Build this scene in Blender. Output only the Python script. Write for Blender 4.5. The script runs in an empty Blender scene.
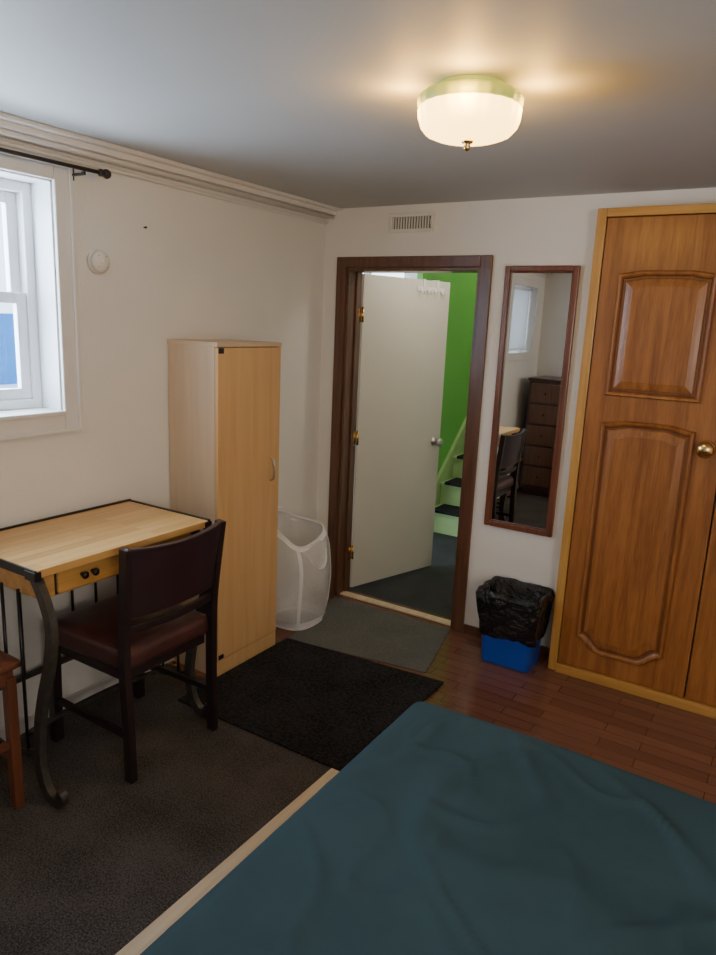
import bpy, bmesh, math, random
import numpy as np
from mathutils import Vector, Matrix, noise
random.seed(3)
S=bpy.context.scene
COL=S.collection

# ------------------------------------------------------------------ materials
def newmat(name):
    m=bpy.data.materials.new(name); m.use_nodes=True
    nt=m.node_tree; b=nt.nodes['Principled BSDF']
    return m,nt,b
def coords(nt,scale=(1,1,1),rot=(0,0,0)):
    tc=nt.nodes.new('ShaderNodeTexCoord'); mp=nt.nodes.new('ShaderNodeMapping')
    mp.inputs['Scale'].default_value=scale; mp.inputs['Rotation'].default_value=rot
    nt.links.new(tc.outputs['Object'],mp.inputs['Vector']); return mp.outputs['Vector']
def ramp(nt,fac,stops):
    r=nt.nodes.new('ShaderNodeValToRGB'); e=r.color_ramp.elements
    e[0].position=stops[0][0]; e[0].color=(*stops[0][1],1)
    e[1].position=stops[-1][0]; e[1].color=(*stops[-1][1],1)
    for p,c in stops[1:-1]:
        n=e.new(p); n.color=(*c,1)
    nt.links.new(fac,r.inputs['Fac']); return r.outputs['Color']
def bump(nt,b,h,strength,dist=0.01):
    bp=nt.nodes.new('ShaderNodeBump'); bp.inputs['Strength'].default_value=strength; bp.inputs['Distance'].default_value=dist
    nt.links.new(h,bp.inputs['Height']); nt.links.new(bp.outputs['Normal'],b.inputs['Normal'])
def plain(name,c,rough=.6,metal=0,var=.08,scale=6,bmp=0,bscale=60,spec=.5,coat=0):
    m,nt,b=newmat(name)
    v=coords(nt); n=nt.nodes.new('ShaderNodeTexNoise'); n.inputs['Scale'].default_value=scale; n.inputs['Detail'].default_value=4
    nt.links.new(v,n.inputs['Vector'])
    lo=tuple(x*(1-var) for x in c); hi=tuple(min(1,x*(1+var)) for x in c)
    nt.links.new(ramp(nt,n.outputs['Fac'],[(.3,lo),(.7,hi)]),b.inputs['Base Color'])
    b.inputs['Roughness'].default_value=rough; b.inputs['Metallic'].default_value=metal
    b.inputs['Specular IOR Level'].default_value=spec; b.inputs['Coat Weight'].default_value=coat
    if bmp:
        n2=nt.nodes.new('ShaderNodeTexNoise'); n2.inputs['Scale'].default_value=bscale; n2.inputs['Detail'].default_value=3
        nt.links.new(v,n2.inputs['Vector']); bump(nt,b,n2.outputs['Fac'],bmp)
    return m
def wood(name,c1,c2,scale=(20,20,1.5),rough=.35,coat=.2,nscale=2.0,fine=0):
    m,nt,b=newmat(name)
    v=coords(nt,scale); n=nt.nodes.new('ShaderNodeTexNoise'); n.inputs['Scale'].default_value=nscale; n.inputs['Detail'].default_value=6
    n.inputs['Distortion'].default_value=.6
    nt.links.new(v,n.inputs['Vector']); fac=n.outputs['Fac']
    if fine:
        n3=nt.nodes.new('ShaderNodeTexNoise'); n3.inputs['Scale'].default_value=nscale*7; n3.inputs['Detail'].default_value=2; nt.links.new(v,n3.inputs['Vector'])
        ma=nt.nodes.new('ShaderNodeMath'); ma.operation='MULTIPLY_ADD'; ma.inputs[1].default_value=fine; nt.links.new(n3.outputs['Fac'],ma.inputs[0])
        ms=nt.nodes.new('ShaderNodeMath'); ms.operation='SUBTRACT'; ms.inputs[1].default_value=fine*.5; nt.links.new(fac,ms.inputs[0]); nt.links.new(ms.outputs[0],ma.inputs[2]); fac=ma.outputs[0]
    nt.links.new(ramp(nt,fac,[(.3,c1),(.5,tuple((a+d)/2 for a,d in zip(c1,c2))),(.7,c2)]),b.inputs['Base Color'])
    b.inputs['Roughness'].default_value=rough; b.inputs['Coat Weight'].default_value=coat; b.inputs['Coat Roughness'].default_value=.2
    bump(nt,b,n.outputs['Fac'],.08,.003)
    return m
def planks(name,cols,bw,rh,rot=0,rough=.3,mortar=.0015,mcol=(.03,.015,.01),grain=(3,40,1),bias=0,coat=.2,mixf=.5):
    m,nt,b=newmat(name)
    v=coords(nt,rot=(0,0,rot))
    br=nt.nodes.new('ShaderNodeTexBrick'); br.inputs['Scale'].default_value=1
    br.inputs['Brick Width'].default_value=bw; br.inputs['Row Height'].default_value=rh
    br.inputs['Mortar Size'].default_value=mortar; br.inputs['Mortar Smooth'].default_value=.1
    br.inputs['Color1'].default_value=(0,0,0,1); br.inputs['Color2'].default_value=(1,1,1,1); br.inputs['Mortar'].default_value=(.5,.5,.5,1)
    br.offset=.37; br.offset_frequency=2; br.squash=1
    nt.links.new(v,br.inputs['Vector'])
    mp=nt.nodes.new('ShaderNodeMapping'); mp.inputs['Scale'].default_value=grain; nt.links.new(v,mp.inputs['Vector'])
    n=nt.nodes.new('ShaderNodeTexNoise'); n.inputs['Scale'].default_value=1.5; n.inputs['Detail'].default_value=6; n.inputs['Distortion'].default_value=.5
    nt.links.new(mp.outputs['Vector'],n.inputs['Vector'])
    mx=nt.nodes.new('ShaderNodeMix'); mx.inputs[0].default_value=mixf
    nt.links.new(br.outputs['Color'],mx.inputs['A']); 
    nt.links.new(n.outputs['Fac'],mx.inputs['B'])
    c=ramp(nt,mx.outputs['Result'],cols)
    m2=nt.nodes.new('ShaderNodeMix'); m2.data_type='RGBA'
    nt.links.new(br.outputs['Fac'],m2.inputs['Factor']); nt.links.new(c,m2.inputs[6]); m2.inputs[7].default_value=(*mcol,1)
    nt.links.new(m2.outputs[2],b.inputs['Base Color'])
    b.inputs['Roughness'].default_value=rough; b.inputs['Coat Weight'].default_value=coat; b.inputs['Coat Roughness'].default_value=.15
    return m
def carpet(name,c1,c2,scale=180,bmp=.6):
    m,nt,b=newmat(name)
    v=coords(nt); n=nt.nodes.new('ShaderNodeTexNoise'); n.inputs['Scale'].default_value=scale; n.inputs['Detail'].default_value=3
    nt.links.new(v,n.inputs['Vector'])
    n2=nt.nodes.new('ShaderNodeTexNoise'); n2.inputs['Scale'].default_value=5; n2.inputs['Detail'].default_value=3; nt.links.new(v,n2.inputs['Vector'])
    mt=nt.nodes.new('ShaderNodeMath'); mt.operation='MULTIPLY_ADD'; mt.inputs[1].default_value=.35; nt.links.new(n2.outputs['Fac'],mt.inputs[0]); nt.links.new(n.outputs['Fac'],mt.inputs[2])
    nt.links.new(ramp(nt,mt.outputs[0],[(.5,c1),(.85,c2)]),b.inputs['Base Color'])
    b.inputs['Roughness'].default_value=.95; b.inputs['Specular IOR Level'].default_value=.1
    bump(nt,b,n.outputs['Fac'],bmp,.006); return m
def emis(name,c,s,base=None):
    m,nt,b=newmat(name); b.inputs['Base Color'].default_value=(*(base or c),1)
    b.inputs['Emission Color'].default_value=(*c,1); b.inputs['Emission Strength'].default_value=s; return m

M={}
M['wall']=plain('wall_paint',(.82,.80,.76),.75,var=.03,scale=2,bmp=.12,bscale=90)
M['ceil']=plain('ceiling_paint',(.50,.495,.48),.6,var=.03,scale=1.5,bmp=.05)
M['trimw']=plain('white_trim',(.80,.77,.73),.45,var=.03)
M['vinyl']=plain('white_vinyl',(.85,.87,.9),.35,var=.02)
M['casing']=wood('brown_casing_wood',(.085,.036,.02),(.16,.068,.038),(25,25,2),.35)
M['mirrorframe']=wood('mahogany_frame',(.12,.036,.02),(.22,.07,.035),(30,30,2),.3)
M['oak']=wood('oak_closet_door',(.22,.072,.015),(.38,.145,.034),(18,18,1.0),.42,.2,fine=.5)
M['oakdark']=wood('oak_groove_shade',(.12,.038,.009),(.19,.065,.018),(18,18,1.0),.4,.2)  # shade painted into the panel grooves so the relief reads
M['pine']=wood('pine_frame',(.45,.22,.045),(.60,.33,.09),(25,25,1.5),.35,.3)
M['pineh']=wood('pine_frame_horizontal',(.42,.20,.04),(.57,.30,.08),(1.5,25,25),.35,.3)
M['maple']=wood('maple_laminate',(.66,.39,.165),(.74,.47,.22),(14,14,.8),.4,.15)
M['maple_side']=wood('maple_laminate_side',(.62,.46,.31),(.68,.52,.36),(14,14,.8),.45,.1)
M['floor']=planks('laminate_floor',[(.15,(.135,.055,.032)),(.5,(.185,.078,.046)),(.85,(.24,.105,.062))],.40,.065,0,.2,mixf=.6,mcol=(.06,.025,.015))
M['desktop']=planks('butcher_block_top',[(.15,(.52,.27,.08)),(.5,(.68,.39,.13)),(.85,(.78,.50,.20))],.45,.042,math.pi/2,.3,.0006,(.35,.18,.06))
M['deskwood']=wood('desk_drawer_wood',(.55,.27,.06),(.70,.38,.11),(20,1.6,20),.35)
M['iron']=plain('wrought_iron',(.08,.072,.063),.45,metal=.5,var=.25,scale=40)
M['blackmetal']=plain('black_metal',(.015,.015,.017),.35,metal=.3)
M['chairframe']=plain('chair_dark_frame',(.02,.012,.014),.35,var=.2,coat=.2)
M['leather']=plain('brown_leatherette',(.075,.027,.025),.33,var=.25,scale=12,bmp=.15,bscale=120,coat=.1)
M['backleather']=plain('dark_backrest',(.028,.013,.018),.35,var=.2,coat=.15)
M['redwood']=wood('reddish_stool_wood',(.12,.04,.02),(.19,.062,.028),(20,20,2),.35)
M['carpet']=carpet('speckled_carpet',(.036,.032,.031),(.135,.12,.114),190)
M['matblack']=carpet('black_mat_fibre',(.009,.009,.010),(.036,.035,.038),90,.8)
M['matgrey']=carpet('grey_mat_fibre',(.095,.097,.09),(.16,.16,.15),140,.4)
M['hallcarpet']=carpet('hall_carpet',(.035,.038,.038),(.08,.085,.085),120,.4)
M['strip']=wood('pale_strip_wood',(.64,.50,.33),(.78,.65,.46),(20,1.5,20),.5,0)
M['sheet']=plain('teal_bed_sheet',(.027,.057,.071),.85,var=.14,scale=3,bmp=.4,bscale=9,spec=.2)
M['fabricw']=plain('mattress_fabric',(.7,.68,.62),.9,bmp=.2)
M['brass']=plain('brass',(.75,.5,.2),.22,metal=1,var=.05)
M['steel']=plain('brushed_steel',(.55,.54,.52),.3,metal=1,var=.05)
M['doorwhite']=plain('painted_door',(.64,.61,.53),.5,var=.03,scale=2)
M['green']=plain('green_wall_paint',(.15,.44,.075),.6,var=.05,scale=2)
M['lgreen']=plain('pale_green_paint',(.38,.54,.22),.5,var=.05)
M['blue']=plain('blue_plastic',(.008,.08,.5),.35,var=.05)
M['plastic']=plain('white_plastic',(.78,.75,.69),.4,var=.02)
M['darkwood']=wood('dark_dresser_wood',(.035,.012,.008),(.07,.022,.014),(20,20,2),.3)
M['slot']=plain('dark_slot',(.03,.03,.03),.8)
M['hookdark']=plain('dark_iron_hook',(.05,.04,.035),.5,metal=.5)
M['extblue']=plain('blue_siding',(.04,.22,.55),.7)
M['extwhite']=plain('snow_ground',(.8,.85,.9),.8)
m,nt,b=newmat('black_bag_film'); b.inputs['Base Color'].default_value=(.006,.006,.007,1); b.inputs['Roughness'].default_value=.2
v=coords(nt); n=nt.nodes.new('ShaderNodeTexNoise'); n.inputs['Scale'].default_value=14; n.inputs['Detail'].default_value=5; n.inputs['Distortion'].default_value=1.5; nt.links.new(v,n.inputs['Vector']); bump(nt,b,n.outputs['Fac'],1,.03); M['bag']=m
m,nt,b=newmat('mirror_glass'); b.inputs['Base Color'].default_value=(.80,.82,.81,1); b.inputs['Metallic'].default_value=1; b.inputs['Roughness'].default_value=.01; M['mirror']=m
m,nt,b=newmat('window_glass'); nt.nodes.remove(b)
tr=nt.nodes.new('ShaderNodeBsdfTransparent'); tr.inputs[0].default_value=(.92,.96,1,1); gl=nt.nodes.new('ShaderNodeBsdfGlossy'); gl.inputs['Roughness'].default_value=.02
mx=nt.nodes.new('ShaderNodeMixShader'); mx.inputs[0].default_value=.06; nt.links.new(tr.outputs[0],mx.inputs[1]); nt.links.new(gl.outputs[0],mx.inputs[2])
nt.links.new(mx.outputs[0],nt.nodes['Material Output'].inputs[0]); M['glass']=m
def net(name,lo,hi,scale):
    m,nt,b=newmat(name); b.inputs['Base Color'].default_value=(.88,.88,.88,1); b.inputs['Roughness'].default_value=.7
    tr=nt.nodes.new('ShaderNodeBsdfTransparent'); mx=nt.nodes.new('ShaderNodeMixShader')
    v=coords(nt,(scale,scale,scale)); vo=nt.nodes.new('ShaderNodeTexVoronoi'); vo.inputs['Scale'].default_value=1; nt.links.new(v,vo.inputs['Vector'])
    r=ramp(nt,vo.outputs['Distance'],[(.3,(lo,)*3),(.6,(hi,)*3)])
    nt.links.new(r,mx.inputs[0]); nt.links.new(tr.outputs[0],mx.inputs[1]); nt.links.new(b.outputs[0],mx.inputs[2])
    nt.links.new(mx.outputs[0],nt.nodes['Material Output'].inputs[0]); return m
M['net']=net('white_net',.2,.5,420)
M['netsolid']=plain('white_nylon',(.85,.85,.86),.6)
m,nt,b=newmat('roller_blind_fabric'); nt.nodes.remove(b)
d=nt.nodes.new('ShaderNodeBsdfDiffuse'); d.inputs[0].default_value=(.8,.8,.78,1); t=nt.nodes.new('ShaderNodeBsdfTranslucent'); t.inputs[0].default_value=(.85,.87,.9,1)
mx=nt.nodes.new('ShaderNodeMixShader'); mx.inputs[0].default_value=.4; nt.links.new(d.outputs[0],mx.inputs[1]); nt.links.new(t.outputs[0],mx.inputs[2]); nt.links.new(mx.outputs[0],nt.nodes['Material Output'].inputs[0]); M['blind']=m
M['shade']=emis('lit_glass_shade',(1,.58,.14),8,(.9,.8,.6))
M['shaderim']=emis('green_glass_rim',(.40,.47,.08),.7,(.3,.35,.1))

# ------------------------------------------------------------------ mesh helpers
def obj(name,verts,faces,mat,parent=None,smooth=False,bevel=0,bseg=2):
    me=bpy.data.meshes.new(name); me.from_pydata([tuple(v) for v in verts],[],faces); me.update()
    o=bpy.data.objects.new(name,me); COL.objects.link(o)
    me.materials.append(mat)
    bm=bmesh.new(); bm.from_mesh(me); bmesh.ops.recalc_face_normals(bm,faces=bm.faces); bm.to_mesh(me); bm.free()
    if smooth:
        for p in me.polygons: p.use_smooth=True
    if bevel:
        md=o.modifiers.new('bevel','BEVEL'); md.width=bevel; md.segments=bseg; md.limit_method='ANGLE'
    if parent: o.parent=parent
    return o
def empty(name,z=0):
    e=bpy.data.objects.new(name,None); COL.objects.link(e); e.empty_display_size=.1; e.location=(0,0,z); return e
BF=[(0,1,3,2),(4,6,7,5),(0,4,5,1),(2,3,7,6),(0,2,6,4),(1,5,7,3)]
def bv(a,b):
    return [(x,y,z) for x in (a[0],b[0]) for y in (a[1],b[1]) for z in (a[2],b[2])]
def box(name,a,b,mat,parent=None,bevel=0,M4=None):
    v=[Vector(p) for p in bv(a,b)]
    if M4: v=[M4@p for p in v]
    return obj(name,v,BF,mat,parent,bevel=bevel)
def boxes(name,L,mat,parent=None,bevel=0):
    V=[];F=[]
    for a,b in L:
        n=len(V); V+=bv(a,b); F+=[tuple(i+n for i in f) for f in BF]
    return obj(name,V,F,mat,parent,bevel=bevel)
def lathe(name,prof,c,mat,parent=None,axis='Z',seg=40,sx=1,sy=1):
    V=[];F=[]
    for r,h in prof:
        for i in range(seg):
            a=2*math.pi*i/seg; p=(r*math.cos(a)*sx,r*math.sin(a)*sy,h)
            if axis=='X': p=(h,p[0],p[1])
            if axis=='Y': p=(p[0],h,p[1])
            V.append((p[0]+c[0],p[1]+c[1],p[2]+c[2]))
    for k in range(len(prof)-1):
        for i in range(seg):
            j=(i+1)%seg; F.append((k*seg+i,k*seg+j,(k+1)*seg+j,(k+1)*seg+i))
    F.append(tuple(range(seg))); F.append(tuple((len(prof)-1)*seg+i for i in range(seg)))
    return obj(name,V,F,mat,parent,smooth=True)
def catmull(P,n=8,closed=False):
    P=[Vector(p) for p in P]; out=[]; N=len(P)
    rng=range(N if closed else N-1)
    for i in rng:
        g=(lambda k:P[k%N]) if closed else (lambda k:P[max(0,min(N-1,k))])
        p0,p1,p2,p3=g(i-1),g(i),g(i+1),g(i+2)
        for s in range(n):
            t=s/n; out.append(.5*((2*p1)+(-p0+p2)*t+(2*p0-5*p1+4*p2-p3)*t*t+(-p0+3*p1-3*p2+p3)*t**3))
    if not closed: out.append(P[-1])
    return out
def tube(name,P,prof,mat,parent=None,smooth=True,n=8,up=(0,0,1),closed=False,interp=True):
    pts=catmull(P,n,closed) if interp else [Vector(p) for p in P]
    if not isinstance(prof,list):
        r=prof; prof=[(r*math.cos(2*math.pi*i/12),r*math.sin(2*math.pi*i/12)) for i in range(12)]
    V=[];F=[];m=len(prof);N=len(pts); u=Vector(up)
    for i,p in enumerate(pts):
        if closed: t=(pts[(i+1)%N]-pts[i-1])
        else: t=(pts[min(i+1,N-1)]-pts[max(i-1,0)])
        t.normalize(); s=t.cross(u)
        if s.length<1e-3: s=t.cross(Vector((1,.01,0)))
        s.normalize(); w=s.cross(t)
        for a,b in prof: V.append(p+s*a+w*b)
    for i in range(N if closed else N-1):
        k=(i+1)%N
        for j in range(m):
            q=(j+1)%m; F.append((i*m+j,i*m+q,k*m+q,k*m+j))
    if not closed: F.append(tuple(range(m))); F.append(tuple((N-1)*m+j for j in range(m)))
    return obj(name,V,F,mat,parent,smooth=smooth)
def rect(w,h): return [(-w/2,-h/2),(w/2,-h/2),(w/2,h/2),(-w/2,h/2)]
def rbox(name,a,b,r,mat,parent=None,cuts=14,fn=None):
    bm=bmesh.new(); bmesh.ops.create_cube(bm,size=2)
    bmesh.ops.subdivide_edges(bm,edges=bm.edges,cuts=cuts,use_grid_fill=True)
    a=Vector(a);b=Vector(b);c=(a+b)/2;h=(b-a)/2
    for v in bm.verts:
        p=Vector([v.co[i]*h[i] for i in range(3)])
        q=Vector([max(-(h[i]-r),min(h[i]-r,p[i])) for i in range(3)])
        d=p-q
        if d.length>0: 
            d=d.normalized()*r
        p=q+d+c
        if fn: p=fn(p)
        v.co=p
    me=bpy.data.meshes.new(name); bm.to_mesh(me); bm.free(); me.materials.append(mat)
    for p in me.polygons: p.use_smooth=True
    o=bpy.data.objects.new(name,me); COL.objects.link(o)
    if parent:o.parent=parent
    return o

CEIL=2.19; XR=4.0; YF=-3.85
# ------------------------------------------------------------------ room shell
box('floor',(-.15,YF-.1,-.1),(XR+.1,.12,0),M['floor'])
box('floor_hall',(-1.3,.12,-.1),(1.15,4.2,0),M['hallcarpet'])
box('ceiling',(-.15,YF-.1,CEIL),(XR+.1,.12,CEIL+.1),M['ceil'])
W1=(-2.45,-1.67,1.22,2.04); W2=(-3.6,-2.95,1.38,2.0)
T=.2
def wallX(name,x0,x1,y0,y1,z1,holes,mat):
    L=[];cur=y0
    for a,b_,c,d in sorted(holes):
        L.append(((x0,cur,0),(x1,a,z1))); L.append(((x0,a,0),(x1,b_,c))); L.append(((x0,a,d),(x1,b_,z1))); cur=b_
    L.append(((x0,cur,0),(x1,y1,z1)))
    return boxes(name,L,mat)
wallX('wall_left',-T,0,YF-.1,.12,CEIL,[W1,W2],M['wall'])
DX0,DX1,DZ=.155,.93,1.885
boxes('wall_back',[((0,0,0),(DX0,.12,CEIL)),((DX0,0,DZ),(DX1,.12,CEIL)),((DX1,0,0),(XR+.1,.12,CEIL))],M['wall'])
box('wall_right',(XR,YF-.1,0),(XR+.1,0,CEIL),M['wall'])
box('wall_front',(0,YF-.1,0),(XR,YF,CEIL),M['wall'])
# hall + stairwell
HC=3.2; SX=-.06
wh=(-.95,-.2,1.35,2.12)
boxes('wall_hall_far',[((-1.3,1.35,0),(wh[0],1.45,HC)),((wh[0],1.35,0),(wh[1],1.45,wh[2])),((wh[0],1.35,wh[3]),(wh[1],1.45,HC)),((wh[1],1.35,0),(SX-.045,1.45,HC))],M['trimw'])
box('wall_hall_left',(-1.4,.12,0),(-1.3,1.45,HC),M['trimw'])
box('wall_stair_left',(SX-.1,1.45,0),(SX,4.2,HC+1),M['green'])
box('wall_stair_end',(SX-.045,1.30,0),(SX,1.46,HC+1),M['green'])
box('wall_stair_right',(1.05,.12,0),(1.15,4.2,HC+1),M['trimw'])
box('wall_stair_back',(SX,4.1,0),(1.05,4.2,HC+1),M['green'])
boxes('ceiling_hall',[((-1.4,.12,2.3),(1.05,1.45,2.4)),((SX-.1,1.45,HC+1),(1.15,4.2,HC+1.1))],M['ceil'])
box('wall_hall_header',(SX,1.40,2.4),(1.05,1.45,HC+1),M['green'])
hw=empty('window_3')
boxes('frame',[((wh[0],1.37,wh[2]),(wh[0]+.05,1.42,wh[3])),((wh[1]-.05,1.37,wh[2]),(wh[1],1.42,wh[3])),((wh[0],1.37,wh[3]-.05),(wh[1],1.42,wh[3])),((wh[0],1.37,wh[2]),(wh[1],1.42,wh[2]+.05)),((-.6,1.37,wh[2]),(-.56,1.42,wh[3]))],M['vinyl'],hw)
# stairs
st=empty('staircase')
rise,run,ys=.185,.205,1.58
for i in range(9):
    y0=ys+i*run; z=(i+1)*rise
    box(f'riser_{i+1}',(SX+.003,y0,0),(1.045,y0+run,z-.03),M['lgreen'],st)
    box(f'tread_{i+1}',(SX+.03,y0-.025,z-.03),(1.045,y0+run-.005,z-.004),M['lgreen'],st,.004)
    box(f'tread_mat_{i+1}',(SX+.07,y0-.03,z-.018),(.98,y0+run-.01,z+.006),M['matblack'],st,.003)
sv=[];
for x in (SX+.002,SX+.03):
    sv+=[(x,ys-.12,0.0),(x,ys-.12,.16),(x,ys+9*run,.20+9*rise+.04),(x,ys+9*run,0)]
obj('stringer',sv,[(0,1,2,3),(4,7,6,5),(0,4,5,1),(1,5,6,2),(2,6,7,3),(3,7,4,0)],M['lgreen'],st)

# door casing, jambs
boxes('trim_door_casing',[((.095,-.018,0),(.155,0,1.94)),((.93,-.018,0),(.99,0,1.94)),((.155,-.018,1.885),(.93,0,1.94))],M['casing'],bevel=.004)
boxes('trim_door_jamb',[((.155,-.005,0),(.172,.13,1.885)),((.913,-.005,0),(.93,.13,1.885)),((.172,-.005,1.868),(.913,.13,1.885)),((.172,.06,0),(.184,.085,1.868)),((.901,.06,0),(.913,.085,1.868))],M['casing'],bevel=.002)
boxes('trim_door_hinge_leaf',[((.172,.10,z),(.175,.128,z+.08)) for z in (.2,.9,1.6)],M['brass'])
box('trim_threshold',(.172,.02,0),(.913,.075,.012),M['strip'],bevel=.005)
# door leaf
d=empty('door_1')
hx,hy=.180,.135; ang=math.atan2(.82-.135,.385-.18)
R=Matrix.Translation((hx,hy,0))@Matrix.Rotation(ang,4,'Z')
W=.715
box('door_slab',(0,0,.012),(W,.035,1.865),M['doorwhite'],d,.003,M4=R)
def tlathe(name,prof,loc,mat,parent,axis,MM,seg=28):
    o=lathe(name,prof,loc,mat,parent,axis,seg); o.data.transform(MM); return o
tlathe('knob',[(.026,0),(.026,-.005),(.011,-.008),(.011,-.03),(.02,-.036),(.027,-.048),(.025,-.06),(.012,-.068)],(W-.06,0,.87),M['steel'],d,'Y',R)
tlathe('knob_far',[(.026,0),(.026,.005),(.011,.008),(.011,.03),(.02,.036),(.027,.048),(.025,.06),(.012,.068)],(W-.06,.035,.87),M['steel'],d,'Y',R)
box('latch_plate',(W,.006,.83),(W+.002,.03,.91),M['steel'],d,M4=R)
for i,z in enumerate((.2,.9,1.6)):
    tlathe(f'hinge_{i+1}',[(.007,0),(.007,.085)],(-.004,-.006,z),M['brass'],d,'Z',R,12)
boxes('hook_rack_bar',[((.42,-.006,1.80),(.66,-.002,1.825))],M['trimw'],d).data.transform(R)
for i in range(4):
    x=.45+i*.06
    o=tube(f'hook_{i+1}',[(x,-.004,1.82),(x,-.02,1.79),(x,-.04,1.785),(x,-.045,1.81)],.004,M['trimw'],d); o.data.transform(R)
o=boxes('hook_strap',[((.47,-.006,1.82),(.49,-.002,1.87)),((.59,-.006,1.82),(.61,-.002,1.87)),((.47,-.006,1.866),(.49,.04,1.87)),((.59,-.006,1.866),(.61,.04,1.87))],M['trimw'],d); o.data.transform(R)

# baseboards
box('baseboard_back',(.99,-.012,0),(1.49,0,.05),M['casing'],bevel=.003)
box('baseboard_corner',(0,-.012,0),(.095,0,.07),M['trimw'],bevel=.003)
box('baseboard_left',(0,YF,0),(.012,-.012,.07),M['trimw'],bevel=.003)
box('baseboard_right',(XR-.012,YF,0),(XR,0,.07),M['trimw'],bevel=.003)
box('baseboard_front',(.012,YF,0),(XR-.012,YF+.012,.07),M['trimw'],bevel=.003)

# ceiling moulding along left wall (stacked strips + conduit)
boxes('trim_ceiling_left',[((0,YF,2.176),(.105,-.001,CEIL)),((0,YF,2.155),(.075,-.001,2.176)),((0,YF,2.14),(.03,-.001,2.155))],M['trimw'],bevel=.003)
tube('trim_conduit_upper',[(.05,YF,2.146),(.05,-.002,2.146)],.009,M['trimw'],interp=False)
tube('trim_conduit_lower',[(.012,YF,2.118),(.012,-1.6,2.121),(.012,-.8,2.116),(.012,-.002,2.120)],.008,M['trimw'])

# ------------------------------------------------------------------ window 1
w=empty('window_1')
y0,y1,z0,z1=W1
cw=.07
boxes('casing',[((0,y0-cw,z0-cw),(.018,y0,z1+.06)),((0,y1,z0-cw),(.018,y1+cw,z1+.06)),((0,y0,z1),(.018,y1,z1+.06)),((0,y0,z0-cw),(.018,y1,z0))],M['trimw'],w,.004)
boxes('casing_bead',[((.018,y0-cw,z0-cw),(.028,y0-cw+.015,z1+.06)),((.018,y1+cw-.015,z0-cw),(.028,y1+cw,z1+.06)),((.018,y0-cw+.015,z1+.045),(.028,y1+cw-.015,z1+.06)),((.018,y0-cw+.015,z0-cw),(.028,y1+cw-.015,z0-cw+.015))],M['trimw'],w,.003)
box('sill',(-.13,y0,z0-.004),(.03,y1,z0+.012),M['trimw'],w,.004)
boxes('reveal_lining',[((-.13,y1-.006,z0+.012),(0,y1,z1)),((-.13,y0,z0+.012),(0,y0+.006,z1)),((-.13,y0,z1-.006),(0,y1,z1))],M['vinyl'],w)
def sash(n,x0,x1,ya,yb,za,zb,t,mat,p):
    boxes(n,[((x0,ya,za),(x1,ya+t,zb)),((x0,yb-t,za),(x1,yb,zb)),((x0,ya+t,za),(x1,yb-t,za+t)),((x0,ya+t,zb-t),(x1,yb-t,zb))],mat,p,.003)
ya,yb,za,zb=y0+.006,y1-.006,z0+.012,z1-.006
sash('outer_frame',-.19,-.11,ya,yb,za,zb,.035,M['vinyl'],w)
zm=(za+zb)/2
sash('lower_sash',-.145,-.12,ya+.035,yb-.035,za+.035,zm+.02,.04,M['vinyl'],w)
sash('upper_sash',-.178,-.15,ya+.035,yb-.035,zm-.02,zb-.035,.04,M['vinyl'],w)
box('glass_lower',(-.134,ya+.075,za+.075),(-.131,yb-.075,zm-.02),M['glass'],w)
box('glass_upper',(-.166,ya+.075,zm+.02),(-.163,yb-.075,zb-.075),M['glass'],w)
boxes('sash_lock',[((-.12,-2.08,zm+.018),(-.105,-2.04,zm+.032))],M['vinyl'],w,.003)
# added window with roller blind, put in as a soft light source
w=empty('added_window_2'); y0,y1,z0,z1=W2
boxes('casing',[((0,y0-cw,z0-cw),(.018,y0,z1+.06)),((0,y1,z0-cw),(.018,y1+cw,z1+.06)),((0,y0,z1),(.018,y1,z1+.06)),((0,y0,z0-cw),(.018,y1,z0))],M['trimw'],w,.004)
sash('frame',-.16,-.11,y0,y1,z0,z1,.045,M['vinyl'],w)
box('blind',(-.06,y0+.01,z0+.03),(-.058,y1-.01,z1-.02),M['blind'],w)
tube('blind_roller',[(-.06,y0+.01,z1-.02),(-.06,y1-.01,z1-.02)],.016,M['vinyl'],w,interp=False)
box('blind_bar',(-.066,y0+.01,z0+.02),(-.052,y1-.01,z0+.035),M['vinyl'],w,.003)

# curtain rod
c=empty('curtain_rod')
tube('rod',[(.085,-2.62,2.078),(.085,-1.535,2.085)],.007,M['hookdark'],c,interp=False)
lathe('finial',[(.008,0),(.013,.004),(.013,.012),(.009,.016),(.015,.024),(.017,.034),(.013,.044),(.004,.05)],(.085,-1.535,2.085),M['hookdark'],c,'Y',24)
for i,y in enumerate((-1.60,-2.52)):
    boxes(f'bracket_{i+1}',[((0.018,y-.008,2.05),(.024,y+.008,2.10)),((.018,y-.005,2.064),(.085,y+.005,2.072)),((.078,y-.005,2.064),(.092,y+.005,2.076))],M['hookdark'],c,.001)

# smoke detector
s=empty('smoke_detector')
SY,SZ=-1.492,1.782
lathe('base',[(.046,0),(.046,.012),(.043,.016)],(0,SY,SZ),M['plastic'],s,'X')
lathe('dome',[(.041,.014),(.040,.026),(.034,.034),(.02,.037),(.004,.038)],(0,SY,SZ),M['plastic'],s,'X')
boxes('vents',[((.0335,SY-.02,SZ+k),(.036,SY+.02,SZ+k+.002)) for k in (-.02,-.013,.012,.019)],M['slot'],s)
lathe('button',[(.009,.036),(.008,.041),(.002,.042)],(0,SY,SZ),M['trimw'],s,'X',16)
k=empty('wall_hook')
lathe('screw',[(.003,0),(.003,.010),(.005,.011),(.004,.014)],(0,-1.26,1.935),M['hookdark'],k,'X',12)

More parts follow.
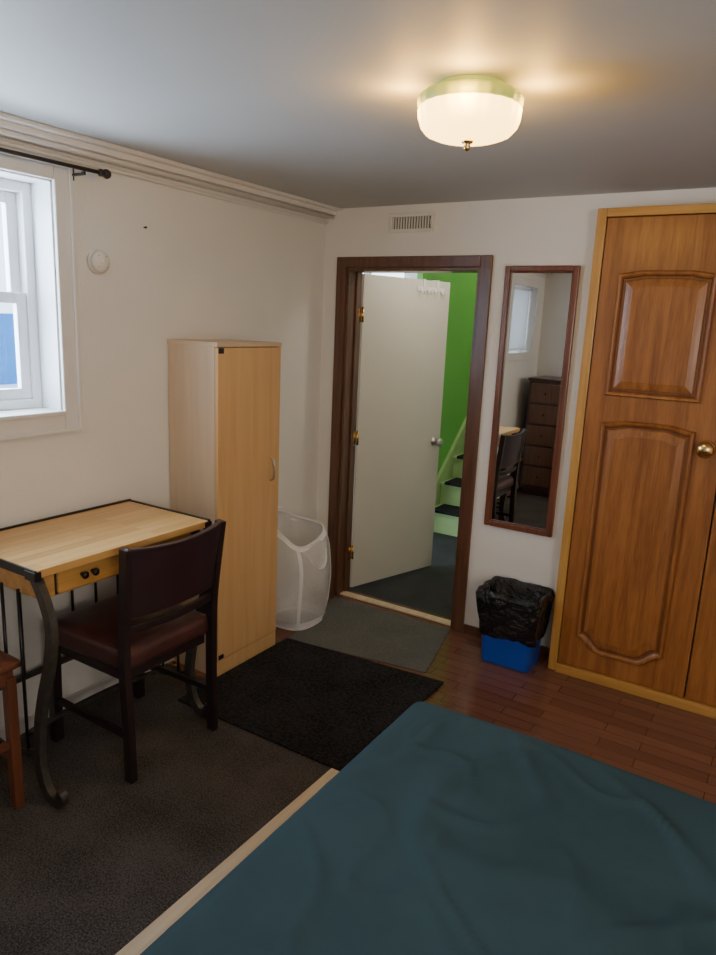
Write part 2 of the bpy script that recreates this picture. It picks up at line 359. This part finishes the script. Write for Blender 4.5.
# air vent
a=empty('air_vent')
X0,X1,Z0,Z1=.405,.665,2.055,2.15
boxes('frame',[((X0,-.012,Z0),(X1,0,Z0+.018)),((X0,-.012,Z1-.018),(X1,0,Z1)),((X0,-.012,Z0+.018),(X0+.02,0,Z1-.018)),((X1-.02,-.012,Z0+.018),(X1,0,Z1-.018))],M['plastic'],a,.003)
box('duct_dark',(X0+.02,-.003,Z0+.018),(X1-.02,-.001,Z1-.018),M['slot'],a)
boxes('slats',[((X0+.022+i*.0155,-.010,Z0+.018),(X0+.029+i*.0155,-.003,Z1-.018)) for i in range(14)],M['plastic'],a)
box('damper_lever',(X1-.016,-.022,2.09),(X1-.010,-.012,2.115),M['plastic'],a)

# ------------------------------------------------------------------ wall mirror
mr=empty('wall_mirror')
X0,X1,Z0,Z1=1.06,1.41,.62,1.89; f=.027
boxes('frame',[((X0,-.024,Z0),(X0+f,0,Z1)),((X1-f,-.024,Z0),(X1,0,Z1)),((X0+f,-.024,Z0),(X1-f,0,Z0+f)),((X0+f,-.024,Z1-f),(X1-f,0,Z1))],M['mirrorframe'],mr,.005)
boxes('frame_lip',[((X0+f,-.018,Z0+f),(X0+f+.006,-.004,Z1-f)),((X1-f-.006,-.018,Z0+f),(X1-f,-.004,Z1-f)),((X0+f,-.018,Z0+f),(X1-f,-.004,Z0+f+.006)),((X0+f,-.018,Z1-f-.006),(X1-f,-.004,Z1-f))],M['casing'],mr,.002)
box('glass',(X0+f,-.010,Z0+f),(X1-f,-.004,Z1-f),M['mirror'],mr)

# ------------------------------------------------------------------ closet
cl=empty('closet_doors')
CY=-.13; CX0,CX1=1.49,2.70
boxes('frame_posts',[((CX0,CY,0),(CX0+.04,0,2.11)),((CX1-.04,CY,0),(CX1,0,2.11))],M['pine'],cl,.003)
boxes('frame_rails',[((CX0+.04,CY,2.075),(CX1-.04,0,2.11)),((CX0+.04,CY-.012,0),(CX1-.04,0,.045))],M['pineh'],cl,.003)
def scallop(x0,x1,z0,z1,top=0,bot=0,N=36,N2=16):
    out=[]
    def sh(t):
        s_=min(t,1-t)/.28
        if s_>=1: return 1
        return .5-.5*math.cos(math.pi*s_)
    for k in range(N): t=k/N; out.append((x0+(x1-x0)*t,z0+bot*(1-sh(t))))
    for k in range(N2): t=k/N2; out.append((x1,(z0+bot)+(z1-top-z0-bot)*t))
    for k in range(N): t=k/N; out.append((x1-(x1-x0)*t,z1-top*(1-sh(t))))
    for k in range(N2): t=k/N2; out.append((x0,(z1-top)+(z0+bot-z1+top)*t))
    return out
def panel(name,dims,yb,prof,mat,parent,top,bot):
    """raised panel: nested inset outlines (true insets of the moulding outline)"""
    x0,x1,z0,z1=dims
    V=[];F=[]
    for ins,h in prof:
        P=scallop(x0+ins,x1-ins,z0+ins,z1-ins,top,bot); n=len(P)
        for q in P: V.append((q[0],yb-h,q[1]))
    for k in range(len(prof)-1):
        for i in range(n):
            j=(i+1)%n; F.append((k*n+i,k*n+j,(k+1)*n+j,(k+1)*n+i))
    base=(len(prof)-1)*n
    V.append(((x0+x1)/2,yb-prof[-1][1],(z0+z1)/2)); ci=len(V)-1
    for i in range(n): F.append((base+i,base+(i+1)%n,ci))
    me=bpy.data.meshes.new(name); me.from_pydata(V,[],F); me.update()
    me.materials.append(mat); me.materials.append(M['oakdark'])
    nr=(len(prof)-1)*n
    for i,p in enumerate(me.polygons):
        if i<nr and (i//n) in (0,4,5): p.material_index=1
    o=bpy.data.objects.new(name,me); COL.objects.link(o); o.parent=parent
    return o
PR=[(0,-.001),(.001,.008),(.006,.014),(.014,.012),(.020,.006),(.024,.001),(.032,.001),(.036,.005),(.052,.009),(.066,.012),(.070,.012)]
DL=[(1.533,2.092),(2.098,2.657)]
for i,(a_,b_) in enumerate(DL):
    box(f'door_leaf_{i+1}',(a_,CY+.006,.048),(b_,CY+.04,2.072),M['oak'],cl,.003)
    x0,x1=(a_+.072,b_-.105) if i==0 else (a_+.105,b_-.072)
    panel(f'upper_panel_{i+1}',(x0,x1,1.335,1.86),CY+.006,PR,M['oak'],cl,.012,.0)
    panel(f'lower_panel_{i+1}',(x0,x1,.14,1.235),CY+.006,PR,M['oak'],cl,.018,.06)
def yknob(name,x,z,yb,mat,p,s_=1):
    lathe(name,[(.030*s_,0),(.030*s_,-.004),(.022*s_,-.008),(.011*s_,-.012),(.010*s_,-.028),(.02*s_,-.034),(.029*s_,-.046),(.029*s_,-.056),(.02*s_,-.066),(.004,-.069)],(x,yb,z),mat,p,'Y',32)
yknob('knob_1',2.035,1.155,CY+.006,M['brass'],cl,1.15)
yknob('knob_2',2.155,1.155,CY+.006,M['brass'],cl,1.15)

# ------------------------------------------------------------------ wardrobe
wd=empty('wardrobe_cabinet')
H=1.495; x1=.295; ya=-1.15; yb=-.735
boxes('carcass',[((.006,ya,.0),(x1-.018,ya+.016,H-.018)),((.006,yb-.016,0),(x1-.018,yb,H-.018)),((.006,ya+.016,.08),(.012,yb-.016,H-.018)),((.012,ya+.016,.08),(x1-.02,yb-.016,.096)),((x1-.035,ya+.016,0),(x1-.02,yb-.016,.08))],M['maple_side'],wd,.001)
box('top_panel',(.006,ya-.003,H-.018),(x1,yb+.003,H),M['maple_side'],wd,.001)
box('door',(x1-.017,ya+.002,.085),(x1,yb-.002,H-.021),M['maple'],wd,.0015)
box('plinth',(x1-.02,ya,.0),(x1-.004,yb,.08),M['maple'],wd,.001)
tube('handle',[(x1,-.80,.86),(x1+.02,-.80,.875),(x1+.024,-.80,.915),(x1+.02,-.80,.955),(x1,-.80,.97)],.0045,M['steel'],wd)
boxes('hinge_caps',[((x1-.012,ya+.004,H-.045),(x1+.004,ya+.035,H-.022)),((x1-.012,ya+.004,.088),(x1+.004,ya+.035,.108))],M['blackmetal'],wd,.002)

# ------------------------------------------------------------------ writing desk
dk=empty('writing_desk',.010)
DX,DYa,DYb,DZt=.48,-2.125,-1.385,.822
box('top',(.03,DYa+.008,DZt-.026),(DX,DYb-.012,DZt),M['desktop'],dk,.002)
boxes('metal_edging',[((.018,DYa,DZt-.028),(.03,DYb,DZt+.006)),((.03,DYb-.012,DZt-.028),(DX,DYb,DZt+.004)),((DX-.05,DYb-.03,DZt-.034),(DX+.004,DYb+.004,DZt-.004)),((.03,DYa,DZt-.028),(DX,DYa+.008,DZt+.001)),((DX-.05,DYa-.003,DZt-.034),(DX+.004,DYa+.02,DZt-.004))],M['blackmetal'],dk,.002)
boxes('apron',[((.40,DYa+.05,.70),(.425,DYb-.05,.80)),((.06,DYa+.05,.70),(.08,DYb-.05,.80)),((.08,DYa+.05,.70),(.40,DYa+.07,.80)),((.08,DYb-.07,.70),(.40,DYb-.05,.80))],M['deskwood'],dk,.002)
boxes('drawer_shadow_gap',[((.424,DYa+.10,.705),(.427,DYb-.10,.793))],M['slot'],dk)
box('drawer_front',(.427,DYa+.104,.710),(.440,DYb-.104,.789),M['deskwood'],dk,.004)
for i,y in enumerate((-1.935,-1.895)):
    lathe(f'drawer_knob_{i+1}',[(.007,0),(.006,.010),(.012,.016),(.013,.022),(.006,.028)],(.440,y,.752),M['blackmetal'],dk,'X',20)
for i,y in enumerate((DYa+.035,DYb-.035)):
    tube(f'front_leg_{i+1}',[(.40,y,.80),(.43,y,.78),(.475,y,.70),(.495,y,.62),(.475,y,.50),(.435,y,.38),(.405,y,.26),(.395,y,.15),(.415,y,.06),(.455,y,.020),(.495,y,.024),(.503,y,.045),(.487,y,.052)],rect(.034,.024),M['iron'],dk,smooth=False,up=(0,1,0))
    tube(f'back_leg_{i+1}',[(.05,y,.80),(.05,y,.4),(.05,y,.006)],rect(.022,.022),M['iron'],dk,smooth=False,up=(0,1,0),n=2)
    tube(f'end_brace_{i+1}',[(.05,y,.16),(.15,y,.12),(.25,y,.12),(.40,y,.17)],rect(.018,.010),M['iron'],dk,smooth=False,up=(0,1,0))
    for j,x in enumerate((.14,.24,.33)):
        tube(f'end_rod_{i+1}_{j+1}',[(x,y,.13),(x,y,.72)],.0055,M['blackmetal'],dk,interp=False)
tube('stretcher',[(.22,DYa+.035,.12),(.20,-1.9,.13),(.20,-1.6,.13),(.22,DYb-.035,.12)],rect(.02,.012),M['iron'],dk,smooth=False)
box('back_rail',(.045,DYa+.04,.24),(.057,DYb-.04,.26),M['iron'],dk)
for i in range(6):
    y=DYa+.10+i*(DYb-DYa-.2)/5
    tube(f'back_rod_{i+1}',[(.051,y,.25),(.051,y,.72)],.0055,M['blackmetal'],dk,interp=False)

# ------------------------------------------------------------------ dining chair
ch=empty('dining_chair',.009)
cy=-1.665
def seatf(p):
    t=(p.x-.12)/.44
    k=1.0+.08*(1-t)
    q=Vector((p.x,cy+(p.y-cy)*k,p.z))
    if p.z>.45: q.z+=.014*math.cos((p.y-cy)*6)*math.cos((p.x-.34)*6)
    return q
rbox('seat_cushion',(.12,cy-.205,.395),(.56,cy+.205,.485),.036,M['leather'],ch,16,seatf)
boxes('seat_frame',[((.135,cy-.19,.365),(.155,cy+.19,.402)),((.52,cy-.185,.365),(.54,cy+.185,.402)),((.155,cy-.195,.365),(.52,cy-.175,.402)),((.155,cy+.175,.365),(.52,cy+.195,.402))],M['chairframe'],ch,.003)
for i,s_ in enumerate((-1,1)):
    tube(f'back_post_{i+1}',[(.565,cy+s_*.20,.0),(.56,cy+s_*.20,.2),(.555,cy+.205*s_,.42),(.56,cy+s_*.205,.55),(.575,cy+.209*s_,.70),(.592,cy+.216*s_,.855)],rect(.034,.026),M['chairframe'],ch,smooth=False,up=(0,1,0))
    tube(f'front_leg_{i+1}',[(.155,cy+s_*.195,.40),(.148,cy+s_*.195,.2),(.145,cy+s_*.195,.0)],rect(.034,.034),M['chairframe'],ch,smooth=False,up=(0,1,0))
    tube(f'side_stretcher_{i+1}',[(.15,cy+s_*.195,.17),(.555,cy+s_*.20,.17)],rect(.016,.022),M['chairframe'],ch,smooth=False,interp=False)
def backrest(name,z0,z1,thick,mat,dip=.018):
    V=[];F=[];NY=20;NZ=10
    for side in (0,1):
        for j in range(NZ+1):
            z=z0+(z1-z0)*j/NZ
            xb=.555+.040*((z-.5)/.37)**1.3 if z>.5 else .555
            wv=.198+.022*max(0,(z-.56)/.31)
            for i in range(NY+1):
                t=-1+2*i/NY
                zz=z + (-dip*(1-t*t) if j==NZ else 0)
                V.append((xb+.025*(1-t*t)+ (thick if side else 0)-thick/2, cy+t*wv, zz))
    n=(NY+1)*(NZ+1)
    for j in range(NZ):
        for i in range(NY):
            a=j*(NY+1)+i; F.append((a,a+1,a+NY+2,a+NY+1)); F.append((n+a,n+a+NY+1,n+a+NY+2,n+a+1))
    for i in range(NY):
        F.append((i,n+i,n+i+1,i+1)); k=NZ*(NY+1)+i; F.append((k,k+1,n+k+1,n+k))
    for j in range(NZ):
        a=j*(NY+1); F.append((a,a+NY+1,n+a+NY+1,n+a)); a+=NY; F.append((a,n+a,n+a+NY+1,a+NY+1))
    return obj(name,V,F,mat,ch,smooth=False,bevel=.006,bseg=3)
backrest('back_panel',.60,.857,.026,M['backleather'])
backrest('lower_rail',.545,.575,.018,M['chairframe'],0)

# ------------------------------------------------------------------ stool bottom-left
so=empty('wooden_stool',.0065)
oy=.045; ox=.03
rbox('top',(.04+ox,-2.53+oy,.495),(.375+ox,-2.180+oy,.525),.012,M['redwood'],so,10)
boxes('apron',[((.07+ox,-2.50+oy,.44),(.345+ox,-2.48+oy,.497)),((.07+ox,-2.215+oy,.44),(.345+ox,-2.195+oy,.497)),((.07+ox,-2.48+oy,.44),(.09+ox,-2.215+oy,.497)),((.325+ox,-2.48+oy,.44),(.345+ox,-2.215+oy,.497))],M['redwood'],so,.002)
for i,(x,y) in enumerate(((.335,-2.205),(.335,-2.49),(.08,-2.205),(.08,-2.49))):
    x+=ox;y+=oy
    box(f'leg_{i+1}',(x-.016,y-.016,0),(x+.016,y+.016,.46),M['redwood'],so,.003)
boxes('stretchers',[((.09+ox,-2.212+oy,.16),(.325+ox,-2.198+oy,.185)),((.09+ox,-2.497+oy,.16),(.325+ox,-2.483+oy,.185)),((.328+ox,-2.48+oy,.22),(.342+ox,-2.215+oy,.245)),((.073+ox,-2.48+oy,.22),(.087+ox,-2.215+oy,.245))],M['redwood'],so,.002)

# ------------------------------------------------------------------ rugs / carpet
def slab(name,P,z0,z1,mat,bevel=.003):
    V=[(x,y,z0) for x,y in P]+[(x,y,z1) for x,y in P]
    return obj(name,V,[(0,1,2,3),(4,5,6,7),(0,1,5,4),(1,2,6,5),(2,3,7,6),(3,0,4,7)],mat,None,bevel=bevel)
slab('carpet',[(.013,YF+.02),(1.070,YF+.02),(1.085,-1.19),(.013,-1.19)],.0,.006,M['carpet'])
slab('trim_floor_strip',[(1.055,YF+.02),(1.18,YF+.02),(1.18,-1.395),(1.088,-1.395)],.0,.010,M['strip'])
slab('floor_mat',[(.30,-1.40),(1.135,-1.395),(1.15,-.575),(.30,-.65)],.0062,.014,M['matblack'])
slab('door_mat',[(.30,-.645),(1.035,-.535),(.925,-.024),(.17,-.024)],.0,.0058,M['matgrey'])

# ------------------------------------------------------------------ bed
bd=empty('bed')
def bedf(p):
    n1=noise.noise(Vector((p.x*1.6,p.y*1.6,1.3)))
    n2=noise.noise(Vector((p.x*5+p.y*3,p.y*2-p.x,5.3)))
    n3=1-abs(noise.noise(Vector((p.x*3-p.y*2.2,p.y*1.2+p.x,9.3))))*11
    n4=1-abs(noise.noise(Vector((p.x*2+p.y*3.5,p.x*1.5-p.y*.6,3.1))))*14
    n5=1-abs(noise.noise(Vector((p.x*4.5-p.y*1.0,p.y*3.0+p.x*1.5,13.1))))*12
    q=p.copy()
    if p.z>.3:
        k=(p.z-.3)/.2
        e=min(1,max(0,(-1.53-p.y)/.15))*min(1,max(0,(p.x-1.47)/.12))
        q.z+=k*(.003*n1+e*(.004*n2+.010*max(0,n3)+.010*max(0,n4)+.008*max(0,n5)))
        q.z+=k*.012*math.exp(-((p.x-1.95)/.4)**2)*math.exp(-((p.y+1.6)/.35)**2)
    else:
        q.x+=.01*math.sin(p.y*22)*(.35-p.z); q.y+=.01*math.sin(p.x*20)*(.35-p.z)
    return q
rbox('mattress_sheet',(1.475,-2.98,.22),(3.42,-1.53,.50),.045,M['sheet'],bd,130,bedf)
box('box_spring',(1.52,-2.94,.10),(3.38,-1.57,.26),M['fabricw'],bd,.02)
for i,(x,y) in enumerate(((1.6,-1.65),(3.3,-1.65),(1.6,-2.88),(3.3,-2.88))):
    box(f'leg_{i+1}',(x-.03,y-.03,0),(x+.03,y+.03,.12),M['darkwood'],bd,.004)

# ------------------------------------------------------------------ trash bin
tb=empty('trash_bin')
def loop(cx,cy_,hx_,hy_,r,z,n=10,wob=0,ph=0):
    out=[]
    for q,(sx,sy) in enumerate(((1,1),(-1,1),(-1,-1),(1,-1))):
        for k in range(n):
            a=math.pi/2*(q+k/(n-1)); out.append((cx+sx*(hx_-r)+r*math.cos(a),cy_+sy*(hy_-r)+r*math.sin(a)))
    pts=[];tot=0;L=[0]
    for i in range(len(out)):
        a=Vector(out[i]);b_=Vector(out[(i+1)%len(out)]); tot+=(b_-a).length; L.append(tot)
    N=128
    for i in range(N):
        s_=tot*i/N
        for j in range(len(out)):
            if L[j]<=s_<L[j+1] or j==len(out)-1:
                a=Vector(out[j]);b_=Vector(out[(j+1)%len(out)]); t=(s_-L[j])/max(1e-9,L[j+1]-L[j]); p=a.lerp(b_,min(1,t)); break
        d_=(p-Vector((cx,cy_))).normalized()
        w_=wob*(noise.noise(Vector((i*.16,z*14,ph)))*1.6+noise.noise(Vector((i*.4,z*8,ph+7)))*.8) if wob else 0
        p=p+d_*w_; pts.append((p.x,p.y,z+ (wob*1.2*noise.noise(Vector((i*.1,ph,z*9))) if wob else 0)))
    return pts
def loft(name,loops,mat,parent,cap0=False,cap1=False):
    V=[];F=[];n=len(loops[0])
    for l in loops: V+=l
    for k in range(len(loops)-1):
        for i in range(n):
            j=(i+1)%n; F.append((k*n+i,k*n+j,(k+1)*n+j,(k+1)*n+i))
    if cap0: F.append(tuple(range(n)))
    if cap1: F.append(tuple((len(loops)-1)*n+i for i in range(n)))
    return obj(name,V,F,mat,parent,smooth=True)
bx,by=1.308,-.165
loft('bin_body',[loop(bx,by,.122,.080,.03,0.0),loop(bx,by,.124,.083,.03,.01),loop(bx,by,.138,.100,.03,.322),loop(bx,by,.142,.104,.03,.324),loop(bx,by,.142,.104,.03,.335),loop(bx,by,.138,.100,.03,.335),loop(bx,by,.122,.083,.03,.012)],M['blue'],tb,True,True)
PH=2.0
bagl=[loop(bx,by,.137,.098,.03,.145,wob=.010,ph=PH),loop(bx,by,.143,.104,.03,.16,wob=.009,ph=PH+.1),loop(bx,by,.147,.108,.03,.21,wob=.008,ph=PH+.2),loop(bx,by,.152,.113,.03,.26,wob=.008,ph=PH+.3),loop(bx,by,.158,.118,.03,.31,wob=.007,ph=PH+.4),loop(bx,by,.162,.120,.03,.35,wob=.006,ph=PH+.5),loop(bx,by,.153,.113,.03,.378,wob=.006,ph=PH+.6),loop(bx,by,.134,.096,.03,.368,wob=.006,ph=PH+.7),loop(bx,by,.116,.078,.03,.30,wob=.010,ph=PH+.8),loop(bx,by,.085,.055,.03,.24,wob=.012,ph=PH+1),loop(bx,by,.03,.02,.01,.22,wob=.004,ph=PH+1.2)]
loft('garbage_bag',bagl,M['bag'],tb,False,True)

# ------------------------------------------------------------------ laundry hamper (pop-up mesh)
hp=empty('laundry_hamper')
hx_,hy2=.185,-.435
def hring(r1,r2,z,tilt=0,n=64,dx=0):
    out=[]
    for i in range(n):
        a=2*math.pi*i/n
        w_=1+.035*math.sin(3*a+z*9)+.02*math.sin(5*a-z*14) if .03<z<.53 else 1+.03*math.sin(2*a+1)
        out.append((hx_+dx+w_*r1*math.copysign(abs(math.cos(a))**.7,math.cos(a)), hy2+w_*r2*math.copysign(abs(math.sin(a))**.7,math.sin(a)), z-tilt*math.cos(a)+tilt*.45*math.sin(2*a)))
    return out
rings=[(.125,.135,.010,0,0),(.138,.148,.05,0,.0),(.148,.160,.11,0,.002),(.154,.166,.17,0,.004),(.159,.171,.23,.002,.007),(.161,.173,.29,.006,.009),(.158,.170,.35,.012,.009),(.154,.166,.41,.022,.004),(.144,.158,.47,.04,-.002),(.125,.145,.535,.06,-.012)]
loft('net_body',[hring(a,b_,z,t,dx=dx) for a,b_,z,t,dx in rings],M['net'],hp,True,False)
for i,(a,b_,z,t,dx) in enumerate((rings[0],rings[-1])):
    tube(f'rim_wire_{i+1}',[p for k,p in enumerate(hring(a,b_,z,t,dx=dx)) if k%4==0],.005,M['netsolid'],hp,closed=True,n=4)
loft('upper_band',[hring(.136,.153,.505,.05,dx=-.006),hring(.126,.146,.537,.06,dx=-.012)],M['netsolid'],hp)
loft('lower_band',[hring(.126,.136,.010),hring(.140,.150,.05)],M['netsolid'],hp)
for q in range(4):
    P=[hring(a+.003,b_+.003,z,t,dx=dx)[8+16*q] for a,b_,z,t,dx in rings]
    th=math.pi/4+q*math.pi/2
    tube(f'corner_strip_{q+1}',P,rect(.018,.003),M['netsolid'],hp,smooth=False,up=(math.cos(th),math.sin(th),0))
tube('carry_handle',[(.285,-.52,.44),(.330,-.50,.38),(.355,-.45,.34),(.347,-.40,.37),(.30,-.35,.45)],rect(.003,.020),M['netsolid'],hp,smooth=False,up=(1,0,0))
tube('carry_handle_far',[(.06,-.53,.57),(.035,-.50,.60),(.03,-.44,.605),(.035,-.38,.60),(.06,-.34,.57)],rect(.022,.003),M['netsolid'],hp,smooth=False)

# ------------------------------------------------------------------ dresser seen in the mirror
dr=empty('chest_of_drawers',.0065)
box('carcass',(.10,-3.82,.06),(.76,-3.36,1.12),M['darkwood'],dr,.004)
box('top',(.09,-3.83,1.12),(.775,-3.34,1.145),M['darkwood'],dr,.006)
box('plinth',(.12,-3.80,0.0),(.74,-3.38,.06),M['darkwood'],dr)
for i in range(5):
    z=.10+i*.203
    box(f'drawer_{i+1}',(.125,-3.36,z),(.735,-3.342,z+.185),M['casing'],dr,.005)
    for j,x in enumerate((.27,.60)):
        lathe(f'pull_{i+1}_{j+1}',[(.008,0),(.006,-.01),(.014,-.018),(.012,-.026),(.003,-.03)],(x,-3.342,z+.09),M['brass'],dr,'Y',16)

# ------------------------------------------------------------------ ceiling light
ll=empty('ceiling_light')
L=(1.515,-1.53,0)
lathe('pan',[(.085,CEIL),(.09,CEIL-.004),(.09,CEIL-.022),(.05,CEIL-.026)],L,M['shaderim'],ll)
def fluted(name,prof,mat,amp,nf=24,seg=192):
    o=lathe(name,prof,L,mat,ll,'Z',seg)
    for v_ in o.data.vertices:
        dx=v_.co.x-L[0]; dy=v_.co.y-L[1]; a=math.atan2(dy,dx); k=1+amp*math.cos(a*nf)*min(1,math.hypot(dx,dy)/.12)
        v_.co.x=L[0]+dx*k; v_.co.y=L[1]+dy*k
    return o
fluted('glass_rim',[(.105,CEIL-.018),(.122,CEIL-.022),(.132,CEIL-.032),(.131,CEIL-.050),(.125,CEIL-.054)],M['shaderim'],.008)
fluted('glass_shade',[(.118,CEIL-.034),(.126,CEIL-.050),(.130,CEIL-.060),(.128,CEIL-.078),(.122,CEIL-.096),(.108,CEIL-.112),(.085,CEIL-.121),(.05,CEIL-.126),(.012,CEIL-.128)],M['shade'],.008)
lathe('finial',[(.016,CEIL-.126),(.014,CEIL-.132),(.007,CEIL-.136),(.010,CEIL-.143),(.007,CEIL-.149),(.002,CEIL-.152)],L,M['brass'],ll,'Z',20)

# ------------------------------------------------------------------ outside
box('ground_outside',(-9,-8,.9),(-.6,.9,1.0),M['extwhite'])
box('neighbour_siding',(-3.2,-4,1.0),(-3.0,3.5,1.55),M['extblue'])

# ------------------------------------------------------------------ lights
def light(name,kind,loc,e,col,size=.1,rot=(0,0,0),sy=None):
    l=bpy.data.lights.new(name,kind); l.energy=e; l.color=col
    if kind=='AREA':
        l.size=size
        if sy: l.shape='RECTANGLE'; l.size_y=sy
    else: l.shadow_soft_size=size
    o=bpy.data.objects.new(name,l); COL.objects.link(o); o.location=loc; o.rotation_euler=rot; return o
light('hall_fill','POINT',(.75,.45,2.1),7,(1,.90,.76),.08)  # added fill light to brighten the hall, no fixture
light('stair_fill','POINT',(.6,2.6,3.0),28,(1,.95,.8),.1)  # added fill light for the green stairwell walls, no fixture
for i in range(4):
    a=math.radians(20+90*i)
    light(f'ceiling_glow_fill_{i+1}','POINT',(L[0]+.165*math.cos(a),L[1]+.165*math.sin(a),CEIL-.055),2.4,(1,.52,.09),.03)  # added point lights around the shade for the ceiling glow, not real bulbs
light('window_daylight','AREA',(-.30,-2.06,1.63),48,(.80,.90,1),.75,(0,math.radians(-90),0),.75)
light('room_fill_rear','POINT',(3.3,-3.4,1.5),42,(1,.90,.78),.2)  # added fill light out of view, stands for no lamp

wd_=bpy.data.worlds.new('World'); S.world=wd_; wd_.use_nodes=True
bg=wd_.node_tree.nodes['Background']; bg.inputs[0].default_value=(.74,.87,1,1); bg.inputs[1].default_value=5

# ------------------------------------------------------------------ camera
f,yaw,pit,rol=702.07,0.556245,0.217446,0.0435338
fw=Vector((-math.sin(yaw)*math.cos(pit),math.cos(yaw)*math.cos(pit),-math.sin(pit)))
r=Vector((math.cos(yaw),math.sin(yaw),0)); u=r.cross(fw)
r2=r*math.cos(rol)+u*math.sin(rol); u2=-r*math.sin(rol)+u*math.cos(rol)
cam=bpy.data.cameras.new('camera'); co=bpy.data.objects.new('camera',cam); COL.objects.link(co)
cam.sensor_fit='VERTICAL'; cam.sensor_height=24; cam.lens=f*24/955; cam.clip_start=.05
mw=Matrix((( r2.x,u2.x,-fw.x,2.3314),(r2.y,u2.y,-fw.y,-3.3),(r2.z,u2.z,-fw.z,1.6),(0,0,0,1)))
co.matrix_world=mw; S.camera=co
